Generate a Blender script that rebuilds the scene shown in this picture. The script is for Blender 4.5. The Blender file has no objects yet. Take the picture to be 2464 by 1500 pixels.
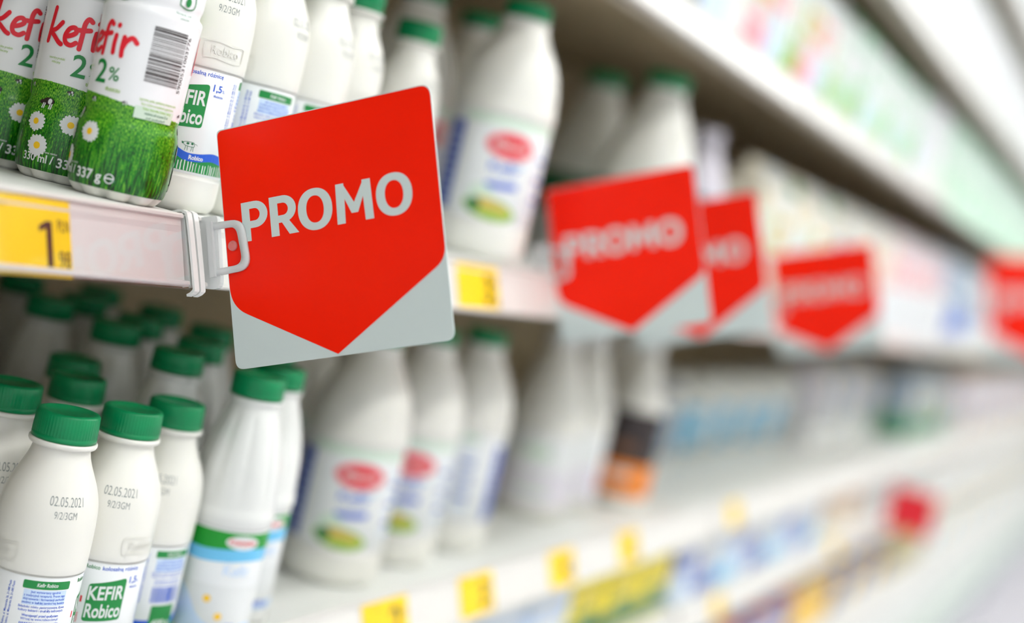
import bpy, bmesh, math, random
from mathutils import Vector, Matrix
random.seed(7)
C = bpy.context.scene.collection
S = bpy.context.scene
MM = 0.001
PI = math.pi

# ------------------------------------------------------------------ camera, world, light, exposure
def make_camera():
    f, cx, cy = 3422.0, 1232.0, 750.0                       # 50 mm lens on a 36 mm sensor, 2464 px wide
    Xc = Vector((2850 - cx, 900 - cy, f)).normalized()      # shelf direction seen by the camera
    r = math.radians(13.5)
    a = Vector((math.sin(r), -math.cos(r), 0))
    a.z = -(a @ Xc) / Xc.z
    Zc = a.normalized()
    Yc = Zc.cross(Xc)
    R = Matrix((Xc, Yc, Zc))                                # camera (right, down, forward) -> world
    d = f / 4.0
    O = -(R @ Vector(((447 - cx) / f * d, (690 - cy) / f * d, d)))
    m = Matrix.Identity(4)
    for i, v in enumerate((Vector((1, 0, 0)), Vector((0, -1, 0)), Vector((0, 0, -1)))):
        w = R @ v
        for k in range(3):
            m[k][i] = w[k]
    for k in range(3):
        m[k][3] = O[k] * MM
    cam = bpy.data.cameras.new('camera')
    cam.lens, cam.sensor_width, cam.sensor_fit = 50, 36, 'HORIZONTAL'
    cam.clip_start, cam.clip_end = 0.02, 60
    cam.dof.use_dof = True
    cam.dof.focus_distance = 0.856
    cam.dof.aperture_fstop = 1.8
    o = bpy.data.objects.new('camera', cam)
    o.matrix_world = m
    C.objects.link(o)
    S.camera = o
    return O
CAM = make_camera()

S.view_settings.view_transform = 'Standard'
S.view_settings.look = 'None'
S.view_settings.gamma = 1
S.view_settings.exposure = 0.30
S.view_settings.use_curve_mapping = False

W = bpy.data.worlds.new('ambient_fill')  # even ambient fill, added to brighten the shelf fronts
S.world = W
W.use_nodes = True
W.node_tree.nodes['Background'].inputs[0].default_value = (0.93, 0.97, 1.0, 1)
W.node_tree.nodes['Background'].inputs[1].default_value = 0.75

LAMP_E = 10.5          # ceiling tube luminaires (built with the ceiling below)

# ------------------------------------------------------------------ materials
def mat(name, col, rough=0.45, spec=0.5, coat=0.0, trans=0.0, emit=None, sss=0.0, metal=0.0):
    m = bpy.data.materials.new(name)
    m.use_nodes = True
    b = m.node_tree.nodes['Principled BSDF']
    b.inputs['Base Color'].default_value = (*col, 1)
    b.inputs['Roughness'].default_value = rough
    b.inputs['Specular IOR Level'].default_value = spec
    b.inputs['Coat Weight'].default_value = coat
    b.inputs['Metallic'].default_value = metal
    if trans:
        b.inputs['Transmission Weight'].default_value = trans
    if sss:
        b.inputs['Subsurface Weight'].default_value = sss
        b.inputs['Subsurface Radius'].default_value = (0.004, 0.004, 0.003)
        b.inputs['Subsurface Scale'].default_value = 1.0
    if emit:
        b.inputs['Emission Color'].default_value = (*emit[0], 1)
        b.inputs['Emission Strength'].default_value = emit[1]
    return m

def noisy(m, scale, amount, bump=0.0, stretch=(1, 1, 1)):
    """gentle procedural variation of the base colour, optional bump"""
    nt = m.node_tree
    b = nt.nodes['Principled BSDF']
    col = tuple(b.inputs['Base Color'].default_value)
    tc = nt.nodes.new('ShaderNodeTexCoord')
    mp = nt.nodes.new('ShaderNodeMapping')
    mp.inputs['Scale'].default_value = stretch
    nz = nt.nodes.new('ShaderNodeTexNoise')
    nz.inputs['Scale'].default_value = scale
    nz.inputs['Detail'].default_value = 4
    rp = nt.nodes.new('ShaderNodeValToRGB')
    lo = tuple(max(0, c * (1 - amount)) for c in col[:3]) + (1,)
    rp.color_ramp.elements[0].color = lo
    rp.color_ramp.elements[0].position = 0.3
    rp.color_ramp.elements[1].color = col
    rp.color_ramp.elements[1].position = 0.65
    nt.links.new(tc.outputs['Object'], mp.inputs['Vector'])
    nt.links.new(mp.outputs['Vector'], nz.inputs['Vector'])
    nt.links.new(nz.outputs['Fac'], rp.inputs['Fac'])
    nt.links.new(rp.outputs['Color'], b.inputs['Base Color'])
    if bump:
        bp = nt.nodes.new('ShaderNodeBump')
        bp.inputs['Strength'].default_value = bump
        bp.inputs['Distance'].default_value = 0.001
        nt.links.new(nz.outputs['Fac'], bp.inputs['Height'])
        nt.links.new(bp.outputs['Normal'], b.inputs['Normal'])
    return m

M = {}
M['bottle'] = mat('white_bottle_plastic', (0.81, 0.80, 0.735), 0.28, 0.5, sss=0.15)
M['bottle_gloss'] = mat('glossy_bottle_plastic', (0.79, 0.80, 0.77), 0.14, 0.6)
M['cream'] = mat('cream_bottle_plastic', (0.82, 0.80, 0.72), 0.35)
M['cap'] = noisy(mat('green_cap_plastic', (0.0, 0.25, 0.085), 0.3, 0.35), 60, 0.12)
M['label_white'] = mat('white_label_film', (0.81, 0.83, 0.83), 0.28, 0.5)
M['print_green'] = mat('print_green', (0.005, 0.24, 0.045), 0.3)
M['print_kelly'] = mat('print_kelly_green', (0.0, 0.30, 0.015), 0.35)
M['print_lime'] = mat('print_lime', (0.30, 0.52, 0.06), 0.35)
M['print_dgreen'] = mat('print_dark_green', (0.01, 0.16, 0.06), 0.35)
M['print_blue'] = mat('print_blue', (0.01, 0.10, 0.62), 0.35)
M['print_navy'] = mat('print_navy', (0.03, 0.04, 0.22), 0.35)
M['print_indigo'] = mat('print_indigo', (0.08, 0.13, 0.50), 0.35)
M['print_sky'] = mat('print_sky', (0.16, 0.55, 0.85), 0.35)
M['print_pale_blue'] = mat('print_pale_blue', (0.60, 0.74, 0.93), 0.35)
M['print_pale_green'] = mat('print_pale_green', (0.66, 0.80, 0.66), 0.35)
M['print_red'] = mat('print_red', (0.80, 0.012, 0.03), 0.35)
M['print_pink'] = mat('print_pink', (0.85, 0.35, 0.40), 0.35)
M['print_black'] = mat('print_black', (0.03, 0.02, 0.02), 0.4)
M['print_brown'] = mat('print_brown', (0.16, 0.07, 0.03), 0.4)
M['print_white'] = mat('print_white', (0.76, 0.78, 0.77), 0.4)
M['print_yellow'] = mat('print_yellow', (0.95, 0.58, 0.01), 0.4)
M['print_orange'] = mat('print_orange', (1.0, 0.28, 0.0), 0.35)
M['card_white'] = mat('card_white', (0.95, 0.96, 0.98), 0.4)
M['print_lemon'] = mat('print_lemon', (0.92, 0.76, 0.0), 0.4)
M['print_gold'] = mat('print_gold', (0.62, 0.48, 0.10), 0.4)
M['print_teal'] = mat('print_teal', (0.02, 0.34, 0.50), 0.35)
M['print_grey'] = mat('print_grey', (0.30, 0.33, 0.33), 0.5)
M['ink_date'] = mat('ink_date', (0.22, 0.25, 0.24), 0.5)
M['sign_white'] = mat('sign_white_plastic_shaded', (0.62, 0.70, 0.68), 0.35, 0.4)  # white sign plastic, its shade put into the grey base colour
M['sign_red'] = noisy(mat('sign_red_print', (1.0, 0.013, 0.0), 0.35, 0.18), 14, 0.05)
M['clip'] = mat('frosted_clip_plastic', (0.85, 0.87, 0.86), 0.2, 0.5, trans=0.35)
M['rivet'] = mat('clear_rivet_plastic', (1, 1, 1), 0.05, 0.5, trans=0.85)
M['rail'] = noisy(mat('price_rail_plastic', (0.74, 0.72, 0.68), 0.3, 0.4), 25, 0.04)
M['rail_end'] = mat('rail_end_plastic', (0.78, 0.80, 0.77), 0.35)
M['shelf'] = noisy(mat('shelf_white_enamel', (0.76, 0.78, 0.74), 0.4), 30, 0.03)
M['under'] = noisy(mat('shelf_underside_warm_shade', (0.48, 0.385, 0.235), 0.5), 20, 0.08)  # warm brown shade below the shelves, put into the base colour
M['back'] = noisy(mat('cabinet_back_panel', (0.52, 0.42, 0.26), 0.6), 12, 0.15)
M['lip'] = noisy(mat('shelf_lip_beige', (0.58, 0.53, 0.42), 0.45), 20, 0.05)
M['bumper'] = noisy(mat('bumper_grey_green', (0.55, 0.62, 0.58), 0.4), 20, 0.05)
M['kick'] = noisy(mat('kick_panel_lilac_grey', (0.62, 0.62, 0.68), 0.4), 20, 0.05)
M['floor'] = noisy(mat('floor_tile', (0.62, 0.60, 0.66), 0.3), 4, 0.08)
M['wall'] = noisy(mat('wall_paint', (0.80, 0.82, 0.80), 0.7), 3, 0.04)
M['ceil'] = noisy(mat('ceiling_paint', (0.85, 0.86, 0.86), 0.8), 3, 0.04)
M['tag_yellow'] = noisy(mat('price_tag_yellow_paper', (0.95, 0.64, 0.0), 0.5), 40, 0.05)
M['mint'] = mat('pale_mint_board', (0.50, 0.74, 0.58), 0.4)
M['lilac'] = mat('pale_lilac_board', (0.76, 0.72, 0.80), 0.4)
M['pinkish'] = mat('pale_pink_board', (0.80, 0.62, 0.60), 0.4)
M['tan'] = mat('tan_board', (0.66, 0.48, 0.28), 0.45)
M['creamy'] = mat('cream_board', (0.80, 0.74, 0.58), 0.45)
M['olive'] = mat('olive_board', (0.36, 0.30, 0.10), 0.45)
M['white_board'] = mat('white_board', (0.70, 0.74, 0.72), 0.4)
M['bluegrey'] = mat('blue_grey_board', (0.34, 0.44, 0.56), 0.45)
M['lamp'] = mat('lamp_diffuser', (0.9, 0.9, 0.9), 0.5, emit=((0.97, 0.985, 1.0), LAMP_E))
M['lamp_far'] = mat('lamp_diffuser_far_row', (0.9, 0.9, 0.9), 0.5, emit=((1.0, 0.99, 0.96), LAMP_E * 2.5))
M['lamp_body'] = mat('lamp_housing', (0.8, 0.8, 0.8), 0.5)

def clear_film():
    m = bpy.data.materials.new('clear_rail_film')
    m.use_nodes = True
    nt = m.node_tree
    nt.nodes.clear()
    out = nt.nodes.new('ShaderNodeOutputMaterial')
    mix = nt.nodes.new('ShaderNodeMixShader')
    tr = nt.nodes.new('ShaderNodeBsdfTransparent')
    tr.inputs[0].default_value = (0.97, 0.97, 0.98, 1)
    gl = nt.nodes.new('ShaderNodeBsdfGlossy')
    gl.inputs['Roughness'].default_value = 0.08
    mix.inputs[0].default_value = 0.05
    nt.links.new(tr.outputs[0], mix.inputs[1])
    nt.links.new(gl.outputs[0], mix.inputs[2])
    nt.links.new(mix.outputs[0], out.inputs[0])
    return m
M['film'] = clear_film()

def meadow():
    """printed meadow of the kefir sleeve: white paper above a hill line, grass blades below (UV in mm / 100)"""
    m = mat('meadow_sleeve_print', (0.9, 0.9, 0.9), 0.22, 0.5)
    nt = m.node_tree
    b = nt.nodes['Principled BSDF']
    N, L = nt.nodes.new, nt.links.new
    uv = N('ShaderNodeUVMap')
    sep = N('ShaderNodeSeparateXYZ')
    L(uv.outputs[0], sep.inputs[0])
    def math_(op, a, bb=None):
        n = N('ShaderNodeMath'); n.operation = op
        for i, v in enumerate((a, bb)):
            if v is None: continue
            if isinstance(v, (int, float)): n.inputs[i].default_value = v
            else: L(v, n.inputs[i])
        return n.outputs[0]
    def noise(sx, sy, detail, dist=0.0):
        mp = N('ShaderNodeMapping'); mp.inputs['Scale'].default_value = (sx, sy, 1)
        L(uv.outputs[0], mp.inputs['Vector'])
        n = N('ShaderNodeTexNoise'); n.inputs['Scale'].default_value = 1.0
        n.inputs['Detail'].default_value = detail; n.inputs['Distortion'].default_value = dist
        L(mp.outputs[0], n.inputs['Vector'])
        return n.outputs['Fac']
    blades = noise(85, 7.5, 4, 1.1)
    fine = noise(210, 60, 3)
    ramp = N('ShaderNodeValToRGB')
    e = ramp.color_ramp.elements
    e[0].position, e[0].color = 0.36, (0.001, 0.022, 0.004, 1)
    e[1].position, e[1].color = 0.70, (0.24, 0.58, 0.035, 1)
    k = e.new(0.46); k.color = (0.003, 0.085, 0.004, 1)
    k = e.new(0.56); k.color = (0.015, 0.24, 0.006, 1)
    # blade artwork gets finer and paler towards the printed hill top
    t = math_('SUBTRACT', math_('MULTIPLY', sep.outputs[1], 2.3), 0.15)
    t = math_('MINIMUM', math_('MAXIMUM', t, 0.0), 1.0)
    mixf = N('ShaderNodeMix')
    mixf.data_type = 'FLOAT'
    L(t, mixf.inputs[0]); L(blades, mixf.inputs[2]); L(fine, mixf.inputs[3])
    v = math_('ADD', mixf.outputs[0], math_('SUBTRACT', math_('MULTIPLY', t, 0.12), 0.03))
    L(v, ramp.inputs[0])
    hill = math_('ADD', 0.555, math_('MULTIPLY', math_('SINE', math_('ADD', math_('MULTIPLY', sep.outputs[0], 3.5), 2.2)), 0.035))
    edge = math_('ADD', hill, math_('MULTIPLY', math_('SUBTRACT', fine, 0.5), 0.02))
    is_white = math_('GREATER_THAN', sep.outputs[1], edge)
    leafn = noise(30, 30, 3)
    top = math_('GREATER_THAN', math_('ADD', sep.outputs[1], math_('MULTIPLY', leafn, 0.12)), 1.235)
    mx = N('ShaderNodeMix'); mx.data_type = 'RGBA'
    L(is_white, mx.inputs[0]); L(ramp.outputs[0], mx.inputs[6]); mx.inputs[7].default_value = (0.86, 0.87, 0.88, 1)
    mx2 = N('ShaderNodeMix'); mx2.data_type = 'RGBA'
    L(top, mx2.inputs[0]); L(mx.outputs[2], mx2.inputs[6]); mx2.inputs[7].default_value = (0.86, 0.87, 0.88, 1)
    L(mx2.outputs[2], b.inputs['Base Color'])
    return m
M['meadow'] = meadow()

# ------------------------------------------------------------------ mesh helpers (all sizes in millimetres)
class MB:
    def __init__(self):
        self.v, self.f, self.mi, self.uv, self.mats, self.sm = [], [], [], {}, [], []
    def mid(self, m):
        if m not in self.mats: self.mats.append(m)
        return self.mats.index(m)
    def add(self, verts, faces, m, smooth=False, uvs=None):
        o = len(self.v)
        k = self.mid(m)
        self.v += [tuple(p) for p in verts]
        if uvs:
            for i, t in enumerate(uvs): self.uv[o + i] = t
        for f in faces:
            self.f.append(tuple(i + o for i in f)); self.mi.append(k); self.sm.append(smooth)
        return self
    def box(self, x0, x1, y0, y1, z0, z1, m, b=0.0):
        bm = bmesh.new()
        bmesh.ops.create_cube(bm, size=1)
        for v in bm.verts:
            v.co = Vector((x0 + (v.co.x + .5) * (x1 - x0), y0 + (v.co.y + .5) * (y1 - y0), z0 + (v.co.z + .5) * (z1 - z0)))
        if b:
            bmesh.ops.bevel(bm, geom=bm.edges[:], offset=b, segments=2, affect='EDGES', profile=0.5)
        self.bm(bm, m); return self
    def bm(self, bm, m, smooth=False, xf=None):
        bm.verts.index_update()
        vs = [(xf @ v.co if xf else v.co) for v in bm.verts]
        self.add(vs, [tuple(v.index for v in f.verts) for f in bm.faces], m, smooth)
        bm.free()
    def lathe(self, prof, m, seg=48, mod=None, uvr=None, flute=None):
        """prof: list of (z, r); mod(theta, z, r) -> r"""
        vs, uvs = [], []
        for (z, r) in prof:
            for i in range(seg + 1):
                t = -PI + 2 * PI * i / seg
                rr = mod(t, z, r) if mod else r
                vs.append((rr * math.sin(t), -rr * math.cos(t), z))
                uvs.append((t * (uvr or 30) / 100, z / 100))
        fs = []
        n = seg + 1
        for j in range(len(prof) - 1):
            for i in range(seg):
                fs.append((j * n + i, j * n + i + 1, (j + 1) * n + i + 1, (j + 1) * n + i))
        self.add(vs, fs, m, True, uvs)
        return self
    def disc(self, z, r, m, seg=48, down=False):
        vs = [(r * math.sin(2 * PI * i / seg), -r * math.cos(2 * PI * i / seg), z) for i in range(seg)]
        f = tuple(range(seg))
        self.add(vs, [f[::-1] if down else f], m)
        return self
    def prism(self, pts, axis, a, b, m, smooth=False):
        """extrude a 2-D outline along an axis: pts are the two other coordinates in (x,y,z) order"""
        def P(p, t):
            q = list(p); q.insert(axis, t); return q
        n = len(pts)
        vs = [P(p, a) for p in pts] + [P(p, b) for p in pts]
        fs = [tuple(range(n))[::-1], tuple(range(n, 2 * n))] + [(i, (i + 1) % n, n + (i + 1) % n, n + i) for i in range(n)]
        self.add(vs, fs, m, smooth); return self
    def build(self, name, parent=None, fix=False):
        me = bpy.data.meshes.new(name)
        me.from_pydata([(x * MM, y * MM, z * MM) for x, y, z in self.v], [], self.f)
        for m in self.mats: me.materials.append(M[m] if isinstance(m, str) else m)
        me.polygons.foreach_set('material_index', self.mi)
        me.polygons.foreach_set('use_smooth', self.sm)
        if self.uv:
            l = me.uv_layers.new(name='UVMap')
            for lp in me.loops:
                l.data[lp.index].uv = self.uv.get(lp.vertex_index, (0, 0))
        if fix:
            bm = bmesh.new(); bm.from_mesh(me)
            bmesh.ops.recalc_face_normals(bm, faces=bm.faces[:])
            bm.to_mesh(me); bm.free()
        me.update()
        o = bpy.data.objects.new(name, me)
        C.objects.link(o)
        if parent: o.parent = parent
        return o

def thing(name, label, cat, loc=(0, 0, 0), rz=0.0, group=None):
    o = bpy.data.objects.new(name, None)
    o.empty_display_size = 0.02
    C.objects.link(o)
    o.location = [c * MM for c in loc]
    o.rotation_euler = (0, 0, rz)
    o['label'] = label; o['category'] = cat
    if group: o['group'] = group
    return o

def dup(root, label, loc, rz=0.0, group=None, stamp=None):
    r = root.copy(); C.objects.link(r)
    r.location = [c * MM for c in loc]; r.rotation_euler = (0, 0, rz)
    r['label'] = label
    if group: r['group'] = group
    for ch in list(root.children):
        c = ch.copy(); C.objects.link(c); c.parent = r
        if stamp is not None and c.name.startswith('date_stamp'): c.rotation_euler.z = math.radians(stamp)
        for g in list(ch.children):
            d = g.copy(); C.objects.link(d); d.parent = c
    return r

def structure(o):
    o['kind'] = 'structure'; return o

# ---- flat artwork: polygons in (u, v) millimetres, wrapped later on a surface
_tc = {}
def text_geo(s, bold=0.0):
    if (s, bold) not in _tc:
        c = bpy.data.curves.new('t', 'FONT')
        c.body = s; c.offset = bold; c.resolution_u = 4; c.fill_mode = 'FRONT' if hasattr(c, 'fill_mode') else c.fill_mode
        o = bpy.data.objects.new('t', c); C.objects.link(o)
        dg = bpy.context.evaluated_depsgraph_get()
        me = bpy.data.meshes.new_from_object(o.evaluated_get(dg))
        vs = [(v.co.x, v.co.y) for v in me.vertices]
        fs = [tuple(p.vertices) for p in me.polygons]
        bpy.data.objects.remove(o); bpy.data.curves.remove(c); bpy.data.meshes.remove(me)
        # keep faces facing +z
        out = []
        for f in fs:
            A = sum(vs[f[i]][0] * vs[f[(i + 1) % len(f)]][1] - vs[f[(i + 1) % len(f)]][0] * vs[f[i]][1] for i in range(len(f)))
            out.append(f if A > 0 else f[::-1])
        _tc[(s, bold)] = (vs, out)
    return _tc[(s, bold)]

class Art:
    """collects coloured flat shapes; each carries a layer so later ones lie on top"""
    def __init__(self): self.items = []
    def poly(self, pts, m, layer=0):
        A = sum(pts[i][0] * pts[(i + 1) % len(pts)][1] - pts[(i + 1) % len(pts)][0] * pts[i][1] for i in range(len(pts)))
        self.items.append((pts, [tuple(range(len(pts)))] if A > 0 else [tuple(range(len(pts)))[::-1]], m, layer)); return self
    def rect(self, u0, v0, u1, v1, m, layer=0): return self.poly([(u0, v0), (u1, v0), (u1, v1), (u0, v1)], m, layer)
    def rrect(self, q, r, m, layer=0):
        return self.poly(round_poly(q, [r] * len(q)), m, layer)
    def ell(self, u, v, a, b, m, layer=0, rot=0.0, n=28):
        c, s = math.cos(rot), math.sin(rot)
        return self.poly([(u + a * math.cos(t) * c - b * math.sin(t) * s, v + a * math.cos(t) * s + b * math.sin(t) * c) for t in [2 * PI * i / n for i in range(n)]], m, layer)
    def ring(self, u, v, a, b, w, m, layer=0, n=36):
        vs = []
        for i in range(n):
            t = 2 * PI * i / n
            vs += [(u + a * math.cos(t), v + b * math.sin(t)), (u + (a - w) * math.cos(t), v + (b - w * .85) * math.sin(t))]
        fs = [(2 * i, (2 * i + 2) % (2 * n), (2 * i + 3) % (2 * n), 2 * i + 1) for i in range(n)]
        self.items.append((vs, fs, m, layer)); return self
    def band(self, pts, w, m, layer=0, smooth=6, closed=False):
        """brush stroke of width w along a smoothed polyline"""
        P = catmull(pts, smooth) if smooth > 1 else list(pts)
        vs, fs = [], []
        n = len(P)
        for i, p in enumerate(P):
            q0, q1 = P[max(0, i - 1)], P[min(n - 1, i + 1)]
            dx, dy = q1[0] - q0[0], q1[1] - q0[1]
            l = math.hypot(dx, dy) or 1
            nx, ny = -dy / l * w / 2, dx / l * w / 2
            vs += [(p[0] + nx, p[1] + ny), (p[0] - nx, p[1] - ny)]
        for i in range(n - 1): fs.append((2 * i + 1, 2 * i + 3, 2 * i + 2, 2 * i))
        self.items.append((vs, fs, m, layer))
        self.ell(P[0][0], P[0][1], w / 2, w / 2, m, layer, n=12)
        self.ell(P[-1][0], P[-1][1], w / 2, w / 2, m, layer, n=12)
        return self
    def text(self, s, u, v, m, h=None, w=None, bold=0.0, layer=1, align='c', rot=0.0, slant=0.0, rise=0.0):
        """h = height of the tallest glyph box, w = total width; (u, v) is the base line anchor"""
        vs, fs = text_geo(s, bold)
        if not vs: return self
        x0, x1 = min(p[0] for p in vs), max(p[0] for p in vs)
        cap = 0.70
        sy = (h / cap) if h else None
        sx = (w / (x1 - x0)) if w else None
        if sy is None: sy = sx
        if sx is None: sx = sy
        ax = {'l': x0, 'c': (x0 + x1) / 2, 'r': x1}[align]
        c, sn = math.cos(rot), math.sin(rot)
        out = []
        for x, y in vs:
            a, b = (x - ax) * sx, y * sy
            a += slant * b; b += rise * a
            out.append((u + a * c - b * sn, v + a * sn + b * c))
        self.items.append((out, fs, m, layer)); return self
    def barcode(self, u0, v0, u1, v1, m, layer=1, horizontal=False, seed=3, n=60):
        rn = random.Random(seed)
        L = (v1 - v0) if horizontal else (u1 - u0)
        ws = [rn.choice((1, 1, 1, 2, 2, 3)) for _ in range(n)]
        k = L / sum(ws); p = 0
        for i, w in enumerate(ws):
            if i % 2 == 0:
                if horizontal: self.rect(u0, v0 + p * k, u1, v0 + (p + w) * k, m, layer)
                else: self.rect(u0 + p * k, v0, u0 + (p + w) * k, v1, m, layer)
            p += w
        return self
    def lay(self, mb, fn, step=2.0, vstep=None, base=0.10, per=0.05):
        """map every shape through fn(u, v, offset) into mb, cutting it into strips so that it bends"""
        cnt = 0
        for pts, fs, m, layer in self.items:
            cnt = cnt + 1
            off = base + per * layer + 0.006 * (cnt % 7)
            us = [p[0] for p in pts]; vv = [p[1] for p in pts]
            if step and (max(us) - min(us) > step or (vstep and max(vv) - min(vv) > vstep)):
                bm = bmesh.new()
                bv = [bm.verts.new((p[0], p[1], 0)) for p in pts]
                for f in fs:
                    try: bm.faces.new([bv[i] for i in f])
                    except ValueError: pass
                k = math.ceil(min(us) / step) * step
                while k < max(us):
                    bmesh.ops.bisect_plane(bm, geom=bm.verts[:] + bm.edges[:] + bm.faces[:], plane_co=(k, 0, 0), plane_no=(1, 0, 0)); k += step
                if vstep:
                    k = math.ceil(min(vv) / vstep) * vstep
                    while k < max(vv):
                        bmesh.ops.bisect_plane(bm, geom=bm.verts[:] + bm.edges[:] + bm.faces[:], plane_co=(0, k, 0), plane_no=(0, 1, 0)); k += vstep
                bm.verts.index_update()
                pts = [(v.co.x, v.co.y) for v in bm.verts]
                fs = [tuple(v.index for v in f.verts) for f in bm.faces]
                bm.free()
            mb.add([fn(p[0], p[1], off) for p in pts], fs, m)

def catmull(P, k):
    out = []
    n = len(P)
    for i in range(n - 1):
        p0, p1, p2, p3 = P[max(0, i - 1)], P[i], P[i + 1], P[min(n - 1, i + 2)]
        for j in range(k):
            t = j / k
            out.append(tuple(0.5 * (2 * p1[a] + (p2[a] - p0[a]) * t + (2 * p0[a] - 5 * p1[a] + 4 * p2[a] - p3[a]) * t * t + (3 * p1[a] - p0[a] - 3 * p2[a] + p3[a]) * t ** 3) for a in (0, 1)))
    out.append(tuple(P[-1]))
    return out

def round_poly(q, rs, seg=6):
    out = []
    n = len(q)
    for i in range(n):
        p, a, b, r = Vector(q[i]), Vector(q[i - 1]), Vector(q[(i + 1) % n]), rs[i]
        if r <= 0: out.append(tuple(p)); continue
        d0, d1 = (a - p).normalized(), (b - p).normalized()
        ang = d0.angle(d1)
        t = min(r / math.tan(ang / 2), (a - p).length * .48, (b - p).length * .48)
        s, e = p + d0 * t, p + d1 * t
        for j in range(seg + 1):
            k = j / seg
            out.append(tuple((1 - k) ** 2 * s + 2 * k * (1 - k) * p + k * k * e))
    return out

def prof_r(prof):
    def f(z):
        if z <= prof[0][0]: return prof[0][1]
        for (z0, r0), (z1, r1) in zip(prof, prof[1:]):
            if z <= z1: return r0 + (r1 - r0) * (z - z0) / ((z1 - z0) or 1)
        return prof[-1][1]
    return f

def smooth_prof(P, k=4):
    return catmull(P, k)

def wrap(R, rfun):
    def fn(u, v, off):
        t = u / R
        r = rfun(v) + off
        return (r * math.sin(t), -r * math.cos(t), v)
    return fn

def cut(prof, z0, z1, off=0.0):
    rf = prof_r(prof)
    zs = [z0] + [z for z, r in prof if z0 < z < z1] + [z1]
    return [(z, rf(z) + off) for z in zs]

def face_rot(x, y, phi=0.0):
    """rotation that turns a bottle's front to the aisle viewpoint, phi degrees further to the right"""
    return math.atan2(CAM.y - y, CAM.x - x) + math.radians(phi) + PI / 2

# ------------------------------------------------------------------ the room
FLOOR_Z = -960
mb = MB(); mb.box(-2500, 11000, -3300, 600, FLOOR_Z - 40, FLOOR_Z, 'floor'); structure(mb.build('floor'))
mb = MB(); mb.box(-2500, 11000, -3300, 700, 2700, 2740, 'ceil'); structure(mb.build('ceiling'))
mb = MB(); mb.box(11000, 11050, -3300, 700, FLOOR_Z, 2700, 'wall'); structure(mb.build('wall_far'))
mb = MB(); mb.box(-2500, 11000, 600, 650, FLOOR_Z, 2700, 'wall'); structure(mb.build('wall_behind_shelves'))
mb = MB(); mb.box(-2500, 11000, -3350, -3300, FLOOR_Z, 2700, 'wall'); structure(mb.build('wall_opposite'))
ORD = ['first', 'second', 'third', 'fourth', 'fifth', 'sixth', 'seventh', 'eighth', 'ninth', 'tenth', 'eleventh', 'twelfth', 'thirteenth', 'fourteenth', 'fifteenth', 'sixteenth', 'seventeenth', 'eighteenth', 'nineteenth', 'twentieth']
def nth(i):
    if i < 20: return ORD[i]
    t, r = divmod(i + 1, 10)
    tens = {2: 'twent', 3: 'thirt', 4: 'fort', 5: 'fift', 6: 'sixt'}[t]
    return tens + 'ieth' if r == 0 else tens + 'y-' + ORD[r - 1]
k = 0
for row, y in (('over the aisle', -900), ('over the far side of the aisle', -2100)):
    for i in range(7):
        x = -1500 + i * 1700
        t = thing('ceiling_light', f'long white ceiling luminaire {row}, {nth(i)} along', 'ceiling light', (x, y, 2700), 0, 'ceiling lights above the aisle')
        a = MB(); a.box(-720, 720, -110, 110, -50, 0, 'lamp_body', 4); a.build('housing', t)
        a = MB(); a.box(-700, 700, -95, 95, -62, -50.5, 'lamp' if y > -1000 else 'lamp_far', 4); a.build('diffuser', t)

# ------------------------------------------------------------------ the chilled shelving
LEVELS = {'high': 860, 'top': 598, 'upper': 352, 'middle': 42, 'lower': -272, 'low': -405, 'deck': -620}
RAIL_DY = {'lower': -14}
RAIL_DZ = {'lower': 27}
TILT = math.radians(20)
cab = thing('chilled_shelving', 'long white chilled dairy shelving with tilted price rails along the aisle', 'shelving', (0, 0, FLOOR_Z))
OZ = -FLOOR_Z
BAY = [(-1250, -1)] + [(14 + 1250 * i, 14 + 1250 * i + 1236) for i in range(7)]
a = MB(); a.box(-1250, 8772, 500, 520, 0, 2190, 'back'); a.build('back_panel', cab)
for x in (-1265, 8760):
    a = MB(); a.box(x, x + 12, 0, 499, 0, 2070, 'shelf', 3); a.build('side_panel', cab)
for i in range(7):
    x = BAY[i][1] + 0.5
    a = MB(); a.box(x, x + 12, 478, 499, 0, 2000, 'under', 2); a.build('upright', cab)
a = MB(); a.box(-1250, 8760, 30, 499, 0, 305, 'shelf', 3); a.box(-1250, 8760, 6, 30, 110, 300, 'shelf', 3); a.build('base_plinth', cab)
a = MB(); a.prism([(-40, 50), (-48, 60), (-48, 96), (-40, 106), (6, 106), (6, 50)], 0, -1250, 8760, 'bumper'); a.build('bumper_rail', cab, fix=True)
a = MB(); a.box(-1250, 8760, 10, 29, 0, 49, 'kick', 1); a.build('kick_plate', cab)
a = MB()
a.box(-1250, 8760, -60, 499, 2075, 2190, 'shelf', 6); a.build('canopy', cab)
sT, cT = math.sin(TILT), math.cos(TILT)
def rail_pt(level, x, w, out=0.0):
    """a point on the face of a price rail: w mm up the tilted face, out mm in front of it"""
    z0 = LEVELS[level] - 42 + RAIL_DZ.get(level, 0)
    y0 = RAIL_DY.get(level, 0)
    return (x, y0 + w * sT - out * cT, z0 + w * cT + out * sT)
BAYN = ['nearest bay'] + [n + ' bay from the near end' for n in ('second', 'third', 'fourth', 'fifth', 'sixth', 'seventh', 'eighth', 'ninth')]
LVN = {'high': 'highest', 'top': 'top', 'upper': 'upper', 'middle': 'middle', 'lower': 'lower', 'low': 'low', 'deck': 'bottom deck'}
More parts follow.
